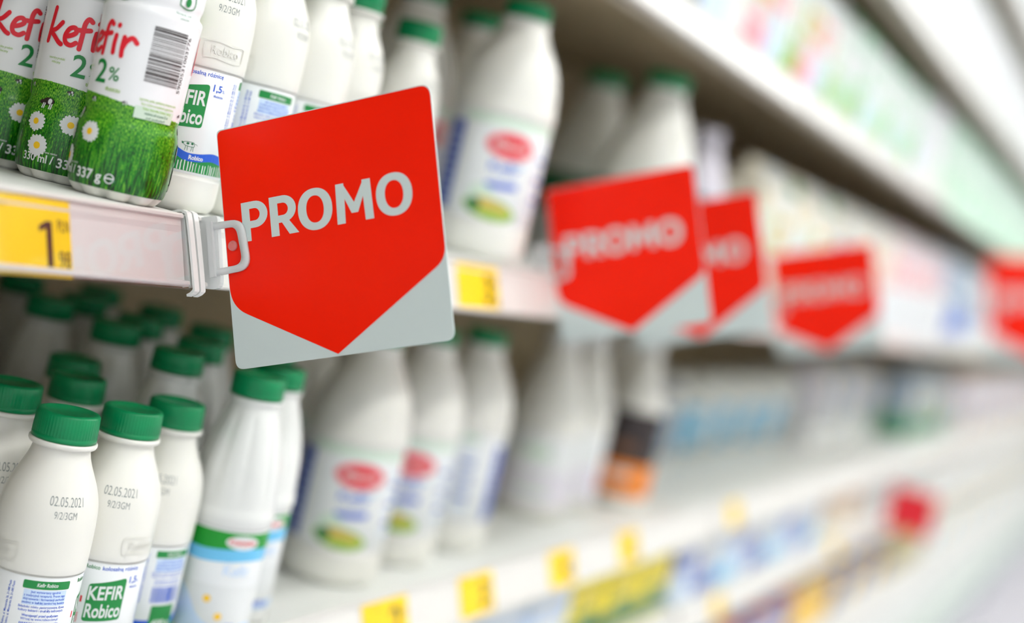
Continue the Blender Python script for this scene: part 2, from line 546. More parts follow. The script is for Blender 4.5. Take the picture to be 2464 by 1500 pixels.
for lv, z in LEVELS.items():
    for bi, (x0, x1) in enumerate(BAY):
        if bi == 0 and lv in ('high', 'top', 'low', 'deck'): continue
        if bi == 1 and lv == 'high': continue
        sh = thing('shelf', f'white {LVN[lv]} shelf with tilted price rail, {BAYN[bi]}', 'shelf', (x0, 17, z), 0, f'{LVN[lv]} shelves')
        w = x1 - x0
        s = MB(); s.box(0, w, -24 if lv == 'lower' else -1, 481, -4, 0, 'shelf', 0.8); s.build('board', sh)
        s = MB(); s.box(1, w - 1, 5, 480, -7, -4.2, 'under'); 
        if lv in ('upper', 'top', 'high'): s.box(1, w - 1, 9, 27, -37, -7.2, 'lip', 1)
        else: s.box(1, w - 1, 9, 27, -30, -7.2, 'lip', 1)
        u = s.build('underside', sh); u['label'] = 'underside with lip, shade put into its brown'
        def P(w_, out, q=lv, z=z): p = rail_pt(q, 0, w_, out); return (p[1] - 17, p[2] - z)
        r = MB()
        # channel section: back plate with curled upper and lower lips, hung on the shelf lip
        r.prism([P(0, 3.2), P(0.8, 4.0), P(2.6, 4.0), P(3.2, 3.0), P(3.0, 0.2), P(41.0, 0.0), P(41.4, 2.2), P(43.0, 2.6), P(44.4, 1.4), P(44.2, -2.6), P(1.0, -2.6), P(0, -1.6)], 0, 0, w, 'rail')
        r.box(2, w - 2, P(30 if lv != 'lower' else 8, -2)[0] - 1, 9.2, -12, -7.4, 'rail')
        ro = r.build('price_rail', sh, fix=True)
        if lv == 'middle' and bi == 0:          # clear film and folded end pieces of the nearest rail
            c = MB()
            c.prism([P(1, 4.3), P(1, 5.0), P(43, 2.6), P(43, 1.9)], 0, 0, w - 1, 'film')
            c.prism([P(-2.0, 3.4), P(-2.6, 4.6), P(-1.8, 5.8), P(-0.2, 5.9), P(0.9, 5.0), P(0.4, 3.8)], 0, 0, w, 'film')
            f = c.build('rail_film', ro, fix=True); f['label'] = 'clear film front of the rail'
            for x in (w + 1.4, w + 7.5):
                e = MB()
                out_ = [P(-6, 0), P(-4, 5.2), P(2, 6.2), P(40, 4.6), P(46, 2.2), P(47.5, -3), P(46.8, -12)]
                inn = [P(45.4, -12), P(46.0, -3), P(44.8, 0.9), P(39.6, 3.0), P(2.4, 4.6), P(-2.8, 3.8), P(-4.6, -0.2)]
                e.prism(catmull(out_, 3) + catmull(inn, 3), 0, x, x + 4.4, 'rail_end')
                e.prism([P(0, -4), P(0, 2.0), P(43, 0.8), P(43, -4)], 0, x + 1.4, x + 2.4, 'rail_end')
                e.build('rail_end_piece', ro, fix=True)

# ------------------------------------------------------------------ price tags
def price_tag(level, xr, width, label, price=None, w0=1.2, w1=40.5, colour='tag_yellow', out=0.9):
    a = MB()
    a.add([rail_pt(level, xr - width, w0, out), rail_pt(level, xr, w0, out), rail_pt(level, xr, w1, out), rail_pt(level, xr - width, w1, out),
           rail_pt(level, xr - width, w0, out - .3), rail_pt(level, xr, w0, out - .3), rail_pt(level, xr, w1, out - .3), rail_pt(level, xr - width, w1, out - .3)],
          [(0, 1, 2, 3), (7, 6, 5, 4), (0, 4, 5, 1), (1, 5, 6, 2), (2, 6, 7, 3), (3, 7, 4, 0)], colour)
    if price:
        A = Art()
        big, small = price
        if big == '1':
            A.rect(xr - 18.5, 4.0, xr - 14.2, 28.5, 'print_black', 1); A.poly([(xr - 18.4, 28.5), (xr - 18.4, 24.6), (xr - 23.8, 22.4), (xr - 23.8, 25.6)], 'print_black', 1)
        else: A.text(big, xr - 21, 8.5, 'print_black', h=24.5, bold=0.02)
        A.text('PLN', xr - 5.6, 23.5, 'print_black', h=6.6, w=8.6)
        A.text(small, xr - 5.4, 4.2, 'print_black', h=9.0, w=8.6)
        A.text('kefir 2%', xr - 52, 34, 'print_black', h=2.2)
        A.lay(a, lambda u, v, off: rail_pt(level, u, v, out + off), step=0)
    o = a.build('price_tag')
    o['label'] = label; o['category'] = 'price tag'; o['group'] = 'yellow price tags on the rails'
    return o
price_tag('middle', -97, 74, 'yellow price tag reading 1.98 on the near rail under the meadow kefir bottles', ('1', '98'), -1.5, 40.5)
price_tag('middle', 434, 78, 'yellow price tag on the middle rail under the large kefir bottle', ('3', '49'))
for i, (x, w) in enumerate(((382, 74), (548, 70), (748, 66), (948, 64), (1390, 60))):
    price_tag('lower', x, w, f'yellow price tag on the lower rail, {nth(i)} from the near end', (str(2 + i % 3), '59'))
for i, (x, w) in enumerate(((1480, 60), (2300, 70))):
    price_tag('low', x, w, f'yellow price tag on the low rail below the packs, {nth(i)} from the near end', ('4', '29'))

for i in range(2):
    a = MB()
    p = lambda x, w, o: rail_pt('upper', x, w, o)
    xa, xb = (2518, 3744) if i == 0 else (3768, 4994)
    a.add([p(xa, 1, 4.6), p(xb, 1, 4.6), p(xb, 42.5, 3.4), p(xa, 42.5, 3.4), p(xa, 1, 4.2), p(xb, 1, 4.2), p(xb, 42.5, 3.0), p(xa, 42.5, 3.0)],
          [(0, 1, 2, 3), (7, 6, 5, 4), (0, 4, 5, 1), (1, 5, 6, 2), (2, 6, 7, 3), (3, 7, 4, 0)], 'mint')
    o = a.build('rail_strip')
    o['label'] = 'pale mint strip in the upper price rail, ' + ('nearer of the two' if i == 0 else 'farther of the two'); o['category'] = 'rail strip'; o['group'] = 'mint strips in the upper rail'

# ------------------------------------------------------------------ the promo signs
def promo_art():
    red, let = Art(), Art()
    L, R_, B, T = -75.2, 73.8, -73.2, 73.2
    pent = [(L, T), (L, -35.5), (-2.6, -72.6), (R_, -27.5), (R_, T)]
    red.poly(round_poly(pent, [4, 20, 0.6, 14, 7], 8), 'sign_red')
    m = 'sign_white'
    def P(x):      # P with a round bowl
        let.rect(x, 2.4, x + 5.8, 26.3, m, 1)
        vs, fs, n = [], [], 16
        for i in range(n + 1):
            t = PI / 2 - PI * i / n
            vs += [(x + 9.6 + 9.2 * math.cos(t), 18.2 + 8.1 * math.sin(t)), (x + 9.4 + 3.7 * math.cos(t), 18.2 + 3.7 * math.sin(t))]
        fs = [(2 * i, 2 * i + 1, 2 * i + 3, 2 * i + 2) for i in range(n)]
        let.items.append((vs, fs, m, 1))
        let.rect(x + 5.6, 21.9, x + 9.6, 26.3, m, 1); let.rect(x + 5.6, 10.1, x + 9.6, 14.5, m, 1)
    P(-62.0)
    P(-41.6)
    let.poly([(-36.0 + 1.2, 12.2), (-36.0 + 6.6, 12.4), (-21.9, 2.5), (-28.7, 2.5)], m, 1)
    for (u, a_) in ((-9.6, 12.0), (44.4, 12.0)):
        n, vs = 44, []
        for i in range(n):
            t = 2 * PI * i / n
            e = 0.92
            cx_, sy_ = math.copysign(abs(math.cos(t)) ** e, math.cos(t)), math.copysign(abs(math.sin(t)) ** e, math.sin(t))
            vs += [(u + a_ * cx_, 14.4 + 12.5 * sy_), (u + (a_ - 5.9) * cx_, 14.4 + 8.1 * sy_)]
        let.items.append((vs, [(2 * i, (2 * i + 2) % (2 * n), (2 * i + 3) % (2 * n), 2 * i + 1) for i in range(n)], m, 1))
    let.poly([(5.0, 2.6), (10.6, 2.6), (11.2, 18.2), (11.2, 26.3), (5.6, 26.3)], m, 1)
    let.poly([(29.9, 2.6), (24.3, 2.6), (23.7, 18.2), (23.7, 26.3), (29.3, 26.3)], m, 1)
    let.poly([(10.4, 26.3), (17.4, 14.2), (19.6, 8.0), (15.2, 8.0), (10.4, 18.6)], m, 1)
    let.poly([(24.6, 26.3), (17.4, 14.2), (15.2, 8.0), (19.6, 8.0), (24.6, 18.6)], m, 1)
    return red, let
def make_sign(label, X, cy, cz, tilt=21.3, scale=1.0, clip=True, group='red promo signs on the price rails'):
    t = thing('promo_sign', label, 'sign', (X, cy, cz), 0, group)
    th = math.radians(tilt)
    ax = Vector((0, -math.cos(th), math.sin(th))); up = Vector((0, math.sin(th), math.cos(th)))
    def fn(u, v, off): p = ax * u * scale + up * v * scale; return (p.x - off, p.y, p.z)
    out = round_poly([(-75.6, -73.8), (74.2, -73.8), (74.2, 73.8), (-75.6, 73.8)], [6, 6, 7, 3], 6)
    a = MB()
    n = len(out)
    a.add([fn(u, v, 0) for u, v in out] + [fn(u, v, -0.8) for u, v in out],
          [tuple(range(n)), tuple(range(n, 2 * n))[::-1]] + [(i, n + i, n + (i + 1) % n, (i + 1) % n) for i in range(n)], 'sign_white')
    pn = a.build('panel', t, fix=True); pn['label'] = 'white plastic board, shade put into its grey'
    red, let = promo_art()
    a = MB(); red.lay(a, fn, step=0, base=0.10); r = a.build('red_field', t); r['label'] = 'red pointed field'
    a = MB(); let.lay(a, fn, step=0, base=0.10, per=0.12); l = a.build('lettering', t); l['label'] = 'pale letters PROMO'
    if clip:
        a = MB()     # frosted clip: a rounded loop gripping the board and a plate that slides in the rail
        o1 = round_poly([(-84, 17.5), (-60.5, 16.4), (-57.6, -14.8), (-84, -15.4)], [1, 9, 9, 1], 6)
        i1 = round_poly([(-84, 13.2), (-65.4, 12.6), (-62.6, -11.0), (-84, -11.2)], [1, 6, 6, 1], 6)
        n = len(o1)
        for o_ in (0.35, 2.2):
            pass
        vs = [fn(u, v, 2.4) for u, v in o1] + [fn(u, v, 2.4) for u, v in i1] + [fn(u, v, 0.15) for u, v in o1] + [fn(u, v, 0.15) for u, v in i1]
        fs = []
        for i in range(n - 1):
            j = i + 1
            fs += [(i, j, n + j, n + i), (2 * n + i, 3 * n + i, 3 * n + j, 2 * n + j), (i, 2 * n + i, 2 * n + j, j), (n + i, n + j, 3 * n + j, 3 * n + i)]
        a.add(vs, fs, 'clip', True)
        pl = round_poly([(-97.5, 22.5), (-79.0, 21.5), (-80.5, -24.5), (-98.8, -20.5)], [2, 2, 6, 4], 5)
        n = len(pl)
        a.add([fn(u, v, 1.8) for u, v in pl] + [fn(u, v, -1.6) for u, v in pl],
              [tuple(range(n)), tuple(range(n, 2 * n))[::-1]] + [(i, n + i, n + (i + 1) % n, (i + 1) % n) for i in range(n)], 'clip')
        bar = [(-86, 18), (-82, 18), (-82.5, -16), (-86.5, -16)]
        a.add([fn(u, v, 4.2) for u, v in bar] + [fn(u, v, 0) for u, v in bar],
              [(0, 1, 2, 3), (7, 6, 5, 4), (0, 4, 5, 1), (1, 5, 6, 2), (2, 6, 7, 3), (3, 7, 4, 0)], 'clip')
        c = a.build('clip', t, fix=True); c['label'] = 'frosted plastic clip'
        a = MB()
        bm = bmesh.new(); bmesh.ops.create_uvsphere(bm, u_segments=20, v_segments=10, radius=3.3 * scale)
        q = Vector(fn(-70, 1.4, 0.6))
        for v in bm.verts: v.co = Vector((v.co.x * .6, v.co.y, v.co.z)) + q
        a.bm(bm, 'rivet', True)
        s = a.build('rivet', t); s['label'] = 'clear plastic rivet'
    return t
make_sign('large sharp red PROMO sign clipped to the rail beside the meadow kefir bottles', 18, -80, 54)
make_sign('blurred red PROMO sign, next one behind the sharp sign', 560, -54, 76)
make_sign('red PROMO sign half hidden behind the second promo sign', 765, -56, 75)
make_sign('small blurred red PROMO sign, farthest of the four on the middle rail', 1340, -64, 72, tilt=20)
make_sign('big pale red PROMO sign hanging off the shelving far down the aisle', 3050, -195, 165, tilt=14, scale=1.75)
def card(label, X, y, z, w, h, m, name, cat):
    a = MB(); a.box(-1, 1, -w, 0, -h / 2, h / 2, m, 0.6)
    o = a.build(name); o.location = (X * MM, y * MM, z * MM)
    o['label'] = label; o['category'] = cat
    return o
card('bright white blank card standing out from the middle rail behind the small promo sign', 2030, -6, 78, 120, 88, 'card_white', 'shelf_card', 'shelf card')
card('blurred red card standing out from the low rail far down the aisle', 2700, -8, -368, 105, 100, 'print_red', 'sale_card', 'shelf card')

# ------------------------------------------------------------------ bottles
def cap_mesh(z0, r, h, seg=60, ridges=True):
    a = MB()
    n = seg * 2 if ridges else seg
    def mod(t, z, rr):
        return rr + (0.22 * math.cos(t * 60) if ridges and z0 + 3.4 < z < z0 + h - 1.6 else 0)
    if ridges: n = 240
    a.lathe([(z0, r - 1), (z0, r + .35), (z0 + 2.6, r + .35), (z0 + 3.0, r - .2), (z0 + 3.5, r + .1), (z0 + h - 1.5, r - .15), (z0 + h - .5, r - .8), (z0 + h, r - 2.2), (z0 + h, r - 4.6), (z0 + h - .5, r - 5.2), (z0 + h - .5, 0.01)], 'cap', n, mod)
    return a
ROB = [(0, 1), (0, 22), (1.2, 25.5), (4, 27.6), (8, 28.4), (14, 28.7), (23, 28.7), (24, 28.3), (88, 28.3), (89.2, 29.0), (95, 29.3), (112, 29.4), (122, 29.1), (131, 28.0), (139, 25.6), (146, 22.6), (152, 19.9), (157, 18.0), (162, 16.9), (165, 16.8)]
FLU = [(0, 1), (0, 25), (1.5, 28.5), (5, 30.4), (12, 31), (22, 31), (23, 30.5), (100, 30.5), (101, 31), (105, 31.7), (108, 32.2), (112, 31.6), (116, 30.9), (140, 29.6), (155, 27), (168, 23.6), (178, 20.4), (184, 18.2), (187, 17.8), (190, 17.6)]
BIG = [(0, 1), (0, 36), (2, 42), (8, 45.5), (16, 46), (34, 46), (35, 45.4), (128, 45.4), (129, 46), (133, 46.8), (138, 46.6), (142, 45.6), (156, 44.2), (172, 40.5), (186, 35), (198, 28.6), (208, 23.4), (214, 21.6), (218, 21.4)]
KEF = [(0, 1), (0, 20), (1.2, 24), (4.5, 26.6), (9, 28.2), (16, 28.9), (30, 29.1), (40, 28.7), (45, 27.3), (47.5, 26.7), (49.5, 26.6), (53, 27.1), (58, 27.4), (80, 27.9), (104, 28.1), (109, 28.4), (111.5, 27.8), (113.5, 26.0), (116, 26.2), (120, 27.0), (130, 26.6), (146, 22), (156, 18.2), (162, 16.6), (166, 16.5)]
ROB, FLU, BIG, KEF = (smooth_prof(p[2:], 3) for p in (ROB, FLU, BIG, KEF))
for p in (ROB, FLU, BIG, KEF): p[:0] = [(0, 0.1), (0.0, p[0][1] - 3)]

def body_mesh(prof, m='bottle', seg=64, mod=None, flange=None):
    a = MB()
    a.lathe(prof, m, seg, mod)
    if flange:
        z, r = flange
        rn = prof_r(prof)(z) - .5
        a.lathe([(z - 1.6, rn), (z - 1.2, r - .6), (z, r), (z + 1.4, r), (z + 2, r - .5), (z + 2.2, rn)], m, seg)
    return a

# ---- printed sleeve of the green-box kefir
def rob_label():
    a = MB()
    R = 28.3
    rf = lambda z: 28.3
    a.lathe([(23.6, 28.35), (24, 28.55), (88, 28.55), (88.4, 28.35)], 'label_white', 72)
    A = Art()
    half = PI * 28.5
    for k, u in enumerate((0.0, half, -half)):
        if k == 2: pass
        A.text('Robico', u - 12, 84.3, 'print_green', h=2.5, w=9, bold=0.015)
        full = 'kolosalna róznice'
        A.text(full, u + 6.6, 84.6, 'print_blue', h=2.5, w=25, bold=0.012, rise=0.03)
        ext = lambda q: max(p[0] for p in text_geo(q, 0.012)[0])
        x_at = lambda q: u + 6.6 - 12.5 + 25 * ext(q) / ext(full)
        for q in ('kolosalna', full):                              # ogonek hooks and the dot over z
            xx = x_at(q) - (.25 if q != full else .5)
            yy = 84.6 + 0.03 * (xx - u - 6.6)
            A.band([(xx - .1, yy + .1), (xx - .45, yy - .35), (xx - .1, yy - .6), (xx + .2, yy - .5)], .22, 'print_blue', 1, 3)
        xx = x_at('kolosalna róz') - .6
        A.ell(xx, 84.6 + 2.55 + 0.03 * (xx - u - 6.6), .22, .22, 'print_blue', 1)
        A.rrect([(u - 12.4, 50.0), (u + 11.6, 52.6), (u + 11.6, 80.0), (u - 12.0, 74.4)], 2.2, 'print_green', 1)
        A.text('KEFIR', u - .3, 65.4, 'print_white', h=8.7, w=22.4, bold=0.022, layer=2, rise=0.10)
        A.text('Robico', u - .3, 53.8, 'print_white', h=8.7, w=22.4, bold=0.022, layer=2, rise=0.08)
        A.text('1,5', u + 16.8, 76.4, 'print_blue', h=4.2, bold=0.02)
        A.text('%', u + 21.2, 76.4, 'print_blue', h=2.0)
        A.text('tłuszczu', u + 18.2, 73.0, 'print_blue', h=1.5, bold=0.015)
        # cow sketch
        cx, cy = u + 6.2, 41.6
        A.band([(cx - 4, cy - .2), (cx - 4.4, cy + .9), (cx - 3.2, cy + .6), (cx - 2.2, cy + 1.2), (cx + 2.6, cy + 1.4), (cx + 3.4, cy + .3), (cx + 3.2, cy - 1.4), (cx - 1.8, cy - 1.2), (cx - 3.0, cy - .4), (cx - 4, cy - .2)], .28, 'print_dgreen', 1, 3)
        for dx, s in ((-1.6, -.3), (-.5, .2), (2.2, -.3), (3.0, .3)):
            A.band([(cx + dx, cy - 1.2), (cx + dx + s * .4, cy - 2.6), (cx + dx + s, cy - 4.0)], .3, 'print_dgreen', 1, 2)
        A.ell(cx - .6, cy + .3, .9, .7, 'print_dgreen', 1); A.ell(cx + 2.1, cy + .5, .8, .7, 'print_dgreen', 1); A.ell(cx - 3.7, cy + .3, .5, .6, 'print_dgreen', 1)
        A.band([(cx + 3.4, cy + .4), (cx + 4.6, cy + .6), (cx + 5.4, cy - .1)], .22, 'print_dgreen', 1, 3)
        # wave ribbon
        W_ = [(u - 45, 35.5), (u - 36, 34), (u - 26, 36.5), (u - 16, 40.6), (u - 8, 40.2), (u - 1, 36.6), (u + 6, 34.0), (u + 14, 34.4), (u + 24, 36.2), (u + 34, 35), (u + 45, 35.5)]
        cw = catmull(W_, 4)
        for p, q in zip(cw, cw[1:]):
            A.poly([(p[0], p[1] - 2.6), (q[0], q[1] - 2.6), (q[0], q[1] + 2.4), (p[0], p[1] + 2.4)], 'print_blue', 1)
            A.poly([(p[0], 25.2), (q[0], 25.2), (q[0], q[1] - 2.6), (p[0], p[1] - 2.6)], 'print_green', 1)
        A.text('Robico', u + 12.4, 32.8, 'print_white', h=2.6, w=9.4, bold=0.03, layer=2, rise=0.04)
        rn = random.Random(5)
        for i in range(44):
            x = u - 44 + i * 2.0 + rn.uniform(-.3, .3)
            A.band([(x + rn.uniform(-.2, .2), y) for y in (25.6, 27.4, 29.0, 30.2 + rn.uniform(0, 1.4))], rn.uniform(.25, .7), 'print_white', 2, 1)
        A.rect(u - 15.8, 62, u - 14.6, 66, 'print_red'); A.text('NOWA', u - 15, 52, 'print_red', h=1.4, rot=PI / 2)
    for k, u in enumerate((0.572 * half, 1.572 * half - 2 * half)):
        A.rrect([(u - 14.2, 81.4), (u + 14.4, 81.4), (u + 14.4, 86.4), (u - 14.2, 86.4)], 1, 'print_green', 1)
        A.text('Kefir Robico', u, 82.9, 'print_white', h=2.2, w=12.5, bold=0.02, layer=2, slant=.15)
        A.rect(u - 13, 71.6, u + 13, 80.8, 'print_pale_blue', 0)
        for i, (s, w) in enumerate((('Jest wytwarzany zgodnie', 18), ('z tradycyjną recepturą. Proces jego', 25), ('dojrzewania i fermentacji zachodzi', 25), ('osobno w każdej zamkniętej butelce', 26))):
            A.text(s, u, 78.9 - i * 2.15, 'print_blue', h=1.45, w=w, bold=0.01)
        for i, (s, w, b) in enumerate((('Składniki: mleko pasteryzowane, żywe', 28, .008), ('kultury bakterii i drożdży kefirowych', 27, .008), ('Wstrząsnąć przed spożyciem', 22, .02), ('Więcej na www.robico.com.pl', 22.5, .008))):
            A.text(s, u - .5, 69.8 - i * 2.15 - (1.0 if i > 1 else 0), 'print_blue', h=1.45, w=w, bold=b)
        A.barcode(u - 12, 50, u + 12, 61, 'print_blue', seed=11)
        A.rrect([(u - 10, 26.5), (u + 10, 26.5), (u + 10, 48), (u - 10, 48)], 1.5, 'print_green', 2)
        A.text('400 g', u, 33, 'print_white', h=5, layer=3, bold=.02)
        for i in range(2):
            A.text('Mleczarnia Robico, ul. Mleczarska 26, 21-080 Piaski', u - 21 + i * 2.2, 50, 'print_blue', h=1.35, w=34, rot=PI / 2, bold=.006, align='l')
    A.lay(a, wrap(28.5, rf), step=1.6, base=0.30, per=0.05)
    return a

def rob_body():
    a = body_mesh(ROB, 'bottle', 72, None, (164.6, 20.3))
    rf = prof_r(ROB)
    # embossed name in a wavy frame: raised strokes in the bottle's own plastic
    E_ = Art()
    u = 16.5
    E_.text('Robico', u, 98.6, 'bottle', h=5.6, w=19, bold=0.0, layer=0)
    fr = [(u - 13, 95.8), (u - 6, 96.6), (u + 4, 95.4), (u + 13, 96.6), (u + 14, 101), (u + 13, 106.2), (u + 4, 105.4), (u - 6, 106.6), (u - 13, 105.6), (u - 14, 101), (u - 13, 95.8)]
    E_.band(fr, .7, 'bottle', 0, 4)
    E_.lay(a, wrap(29, rf), step=1.2, vstep=3, base=0.55, per=0)
    E_.lay(a, wrap(29, rf), step=1.2, vstep=3, base=0.30, per=0)
    return a
def date_stamp():
    a = MB(); A = Art(); rf = prof_r(ROB)
    A.text('02.05.2021', -1, 132.0, 'ink_date', h=5.6, w=22.0, bold=-0.006)
    A.text('9/2/3GM', -1, 124.6, 'ink_date', h=4.4, w=14, bold=-0.006)
    A.lay(a, wrap(29, rf), step=1.2, vstep=1.5, base=0.05, per=0.02)
    return a
def make_robico(label, x, y, z, phi, group):
    t = thing('kefir_bottle', label, 'bottle', (x, y, z), face_rot(x, y, phi), group)
    rob_body().build('body', t)
    d = date_stamp().build('date_stamp', t); d['label'] = 'grey printed date'
    c = cap_mesh(166.9, 18.9, 16.9).build('cap', t); c['label'] = 'dark green ribbed cap'
    l = rob_label().build('label', t); l['label'] = 'white film label with green box'
    return t

# ---- meadow kefir (printed sleeve over the whole bottle)
def script_kefir(A, u, v, s, m):
    w = 2.7 * s
    B = lambda pts: A.band([(u + x * s, v + y * s) for x, y in pts], w, m, 1, 5)
    B([(-18.6, 21), (-19.6, 12), (-20.6, 2)])                                        # k
    B([(-12.2, 13.5), (-15.5, 9.5), (-18.8, 7.6), (-16, 5.2), (-12.6, 2.4), (-10.6, 1.4)])
    B([(-9.0, 6.2), (-5.6, 7.4), (-3.0, 9.6), (-4.2, 12.0), (-7.2, 10.8), (-9.0, 6.6), (-8.0, 3.0), (-4.8, 2.0), (-2.2, 3.8)])  # e
    B([(4.6, 17.2), (2.6, 18.4), (0.9, 15.4), (0.6, 9), (0.2, 1.0)]); B([(-2.4, 11.2), (1.0, 11.6), (4.4, 12.4)])            # f
    B([(8.0, 11.6), (7.6, 7), (7.8, 2.2)]); B([(8.8, 17.0), (8.9, 17.3)])                                                   # i
    B([(13.2, 11.4), (12.9, 6), (13.2, 1.4)]); B([(13.1, 5.4), (14.6, 9.2), (17.6, 11.8), (20.4, 9.6)])                      # r
def daisy(A, u, v, r, seed=1):
    rn = random.Random(seed)
    for i in range(17):
        t = 2 * PI * i / 17 + rn.uniform(-.06, .06)
        l = r * rn.uniform(.88, 1.0)
        A.ell(u + math.cos(t) * l * .58, v + math.sin(t) * l * .58, l * .44, r * .185, 'print_white', 1 + i % 2, t, 12)
    A.ell(u, v, r * .3, r * .3, 'print_yellow', 4, 0, 16)
def meadow_label():
    a = MB()
    prof = cut(KEF, 5.6, 150, 0.22)
    def mod(t, z, r): return r + (0.10 * math.cos(t * 9) if 10 < z < 40 else 0)
    a.lathe(prof, 'meadow', 90, mod, uvr=28.5)
    A = Art()
    rf = prof_r(KEF)
    for u in (0.0, 89.5):                                # the front is printed twice round the sleeve
        script_kefir(A, u, 80.2, 1.06, 'print_red')
        A.text('2', u + 2.6, 64.8, 'print_green', h=13.2, bold=0.012)
        A.text('%', u + 12.0, 67.0, 'print_green', h=7.6, bold=0.006)
        A.text('tłuszczu', u + 13, 60.9, 'print_lime', h=2.4, w=9.6, bold=.012)
        A.text('naturalny produkt', u - 12, 72.6, 'print_lime', h=1.5, w=11); A.text('mleczny', u - 12, 70.2, 'print_lime', h=1.5, w=6)
        daisy(A, u + 5.0, 36.0, 6.6, 3); daisy(A, u - 16, 34, 6.4, 5); daisy(A, u - 12, 20, 7.2, 7)
        for (cx, cy, s) in ((u + 1.2, 55.2, 1.0), (u - 12, 47, 2.4), (u + 22, 56.5, .8), (u - 28, 56, .9)):   # cows grazing on the hill
            A.ell(cx, cy, 1.7 * s, .95 * s, 'print_black', 1); A.ell(cx + .5 * s, cy + .1, .6 * s, .7 * s, 'print_white', 2); A.ell(cx - 1.9 * s, cy - .3 * s, .7 * s, .55 * s, 'print_black', 1)
            for d in (-1.2, -.7, .8, 1.3): A.rect(cx + d * s - .15 * s, cy - 1.9 * s, cx + d * s + .15 * s, cy - .5 * s, 'print_white', 2)
        A.text('330 ml /', u - 0.5, 10.6, 'print_white', h=4.8, w=20, bold=.02, layer=2, align='r'); A.text('337 g', u + 1.6, 9.6, 'print_white', h=5.6, w=16.5, bold=.022, layer=2, align='l')
        A.text('masa netto', u - 3, 16.4, 'print_white', h=1.3, layer=2)
        A.ring(u + 22.6, 12.0, 2.8, 2.9, .7, 'print_white', 2); A.rect(u + 20, 11.7, u + 25.2, 12.5, 'print_white', 2); A.rect(u + 23.4, 10.4, u + 26, 11.7, 'print_dgreen', 3)
        A.ell(u - 4, 118, 7.5, 5.6, 'print_lime', 1); A.ell(u + 6, 119, 7.0, 6.2, 'print_dgreen', 1); A.ell(u + 9, 116.6, 4, 2.6, 'print_dgreen', 1); A.ell(u + 1, 115.0, 8, 1.9, 'print_lime', 2)
        # barcode with its bars across the bottle, digits running up its side
        b0 = u + 30.0
        A.barcode(b0 - .5, 71.0, b0 + 21, 103.0, 'print_black', horizontal=True, seed=23, n=62)
        A.text('5900531003776', b0 + 24.4, 68.4, 'print_black', h=2.6, w=33, rot=PI / 2, align='l')
        for i in range(5):
            A.text(('Jogurtowy, polski, spółdzielczy mleczarnia, która', 'łączy rolników prowadzących gospodarstwa', 'Podlasia. Nasze mleko, śmietany i twarogi', 'znajdziesz już od ponad 25 lat', 'od pokoleń')[i], b0 + 12.0, 60.0 - i * 2.5, 'print_lime' if i < 3 else 'print_dgreen', h=1.5, w=25 - 3 * i, bold=.006)
        A.rect(b0 - 2, 49.6, b0 + 24, 56.6, 'print_pale_green', 0)
        A.band([(b0 + 11.6, 118), (b0 + 11.6, 124), (b0 + 17, 125.5), (b0 + 22.4, 124), (b0 + 22.4, 118), (b0 + 17, 116.5), (b0 + 11.6, 118)], .7, 'print_green', 1, 3)
        A.ell(b0 + 17, 120.5, 2, 2.6, 'print_green', 1); A.rect(b0 + 16.2, 122, b0 + 17.8, 125, 'print_green', 1)
        A.text('Wstrząsnąć przed', b0 + 16, 112.6, 'print_dgreen', h=1.6, w=12); A.text('otwarciem', b0 + 16, 110.2, 'print_dgreen', h=1.6, w=7)
    A.lay(a, wrap(28.5, rf), step=1.6, vstep=2.5, base=0.55, per=0.05)
    return a
def make_meadow(label, x, y, z, phi, group):
    t = thing('meadow_kefir_bottle', label, 'bottle', (x, y, z), face_rot(x, y, phi), group)
    def mod(tt, zz, r): return r - (4.5 * (0.5 + 0.5 * math.cos(tt * 9)) ** 3 * min(1, max(0, (7 - zz) / 3)))
    b = body_mesh(KEF, 'bottle', 96, mod, (165, 19.5)); b.build('body', t)
    cap_mesh(168, 18.5, 14).build('cap', t)
    l = meadow_label().build('label', t); l['label'] = 'printed meadow sleeve with daisies and red script'
    return t

# ---- fluted kefir with the daisy label, and the large kefir
def flower_label():
    a = MB(); rf = lambda z: 30.5
    a.lathe([(22.6, 30.55), (23, 30.8), (99.6, 30.8), (100, 30.55)], 'label_white', 48)
    A = Art()
    for u in (0, 96.0):
        A.rect(u - 44, 23.4, u + 44, 60, 'print_white', 0)
        p = [(u - 40, 87), (u - 20, 85), (u, 86.5), (u + 20, 88), (u + 40, 87)]
        c = catmull(p, 5)
        for s, q in zip(c, c[1:]):
            A.poly([(s[0], s[1]), (q[0], q[1]), (q[0], 99), (s[0], 99)], 'print_kelly', 1)
            A.poly([(s[0], s[1] - 9), (q[0], q[1] - 9), (q[0], q[1]), (s[0], s[1])], 'print_sky', 1)
        A.ell(u + 10, 92.0, 12.5, 5.0, 'print_white', 2); A.text('Krasnystaw', u + 10, 90.6, 'print_red', h=4, w=20, bold=.02, layer=3)
        A.text('Kefir', u + 10, 68, 'print_pale_blue', h=8, w=20, bold=.02, layer=2)
        A.poly(catmull([(u - 34, 26), (u + 34, 26), (u + 30, 33), (u + 6, 30), (u - 10, 36), (u - 22, 52), (u - 33, 58), (u - 34, 26)], 4)[:-1], 'print_pale_blue', 1)
        for (du, v) in ((-7, 50), (3, 38)): daisy(A, u + du, v, 9, 2)
        A.text('420 g', u + 14, 28, 'print_blue', h=5, bold=.02)
    A.lay(a, wrap(30.5, rf), step=2.2, base=0.4, per=0.06)
    return a
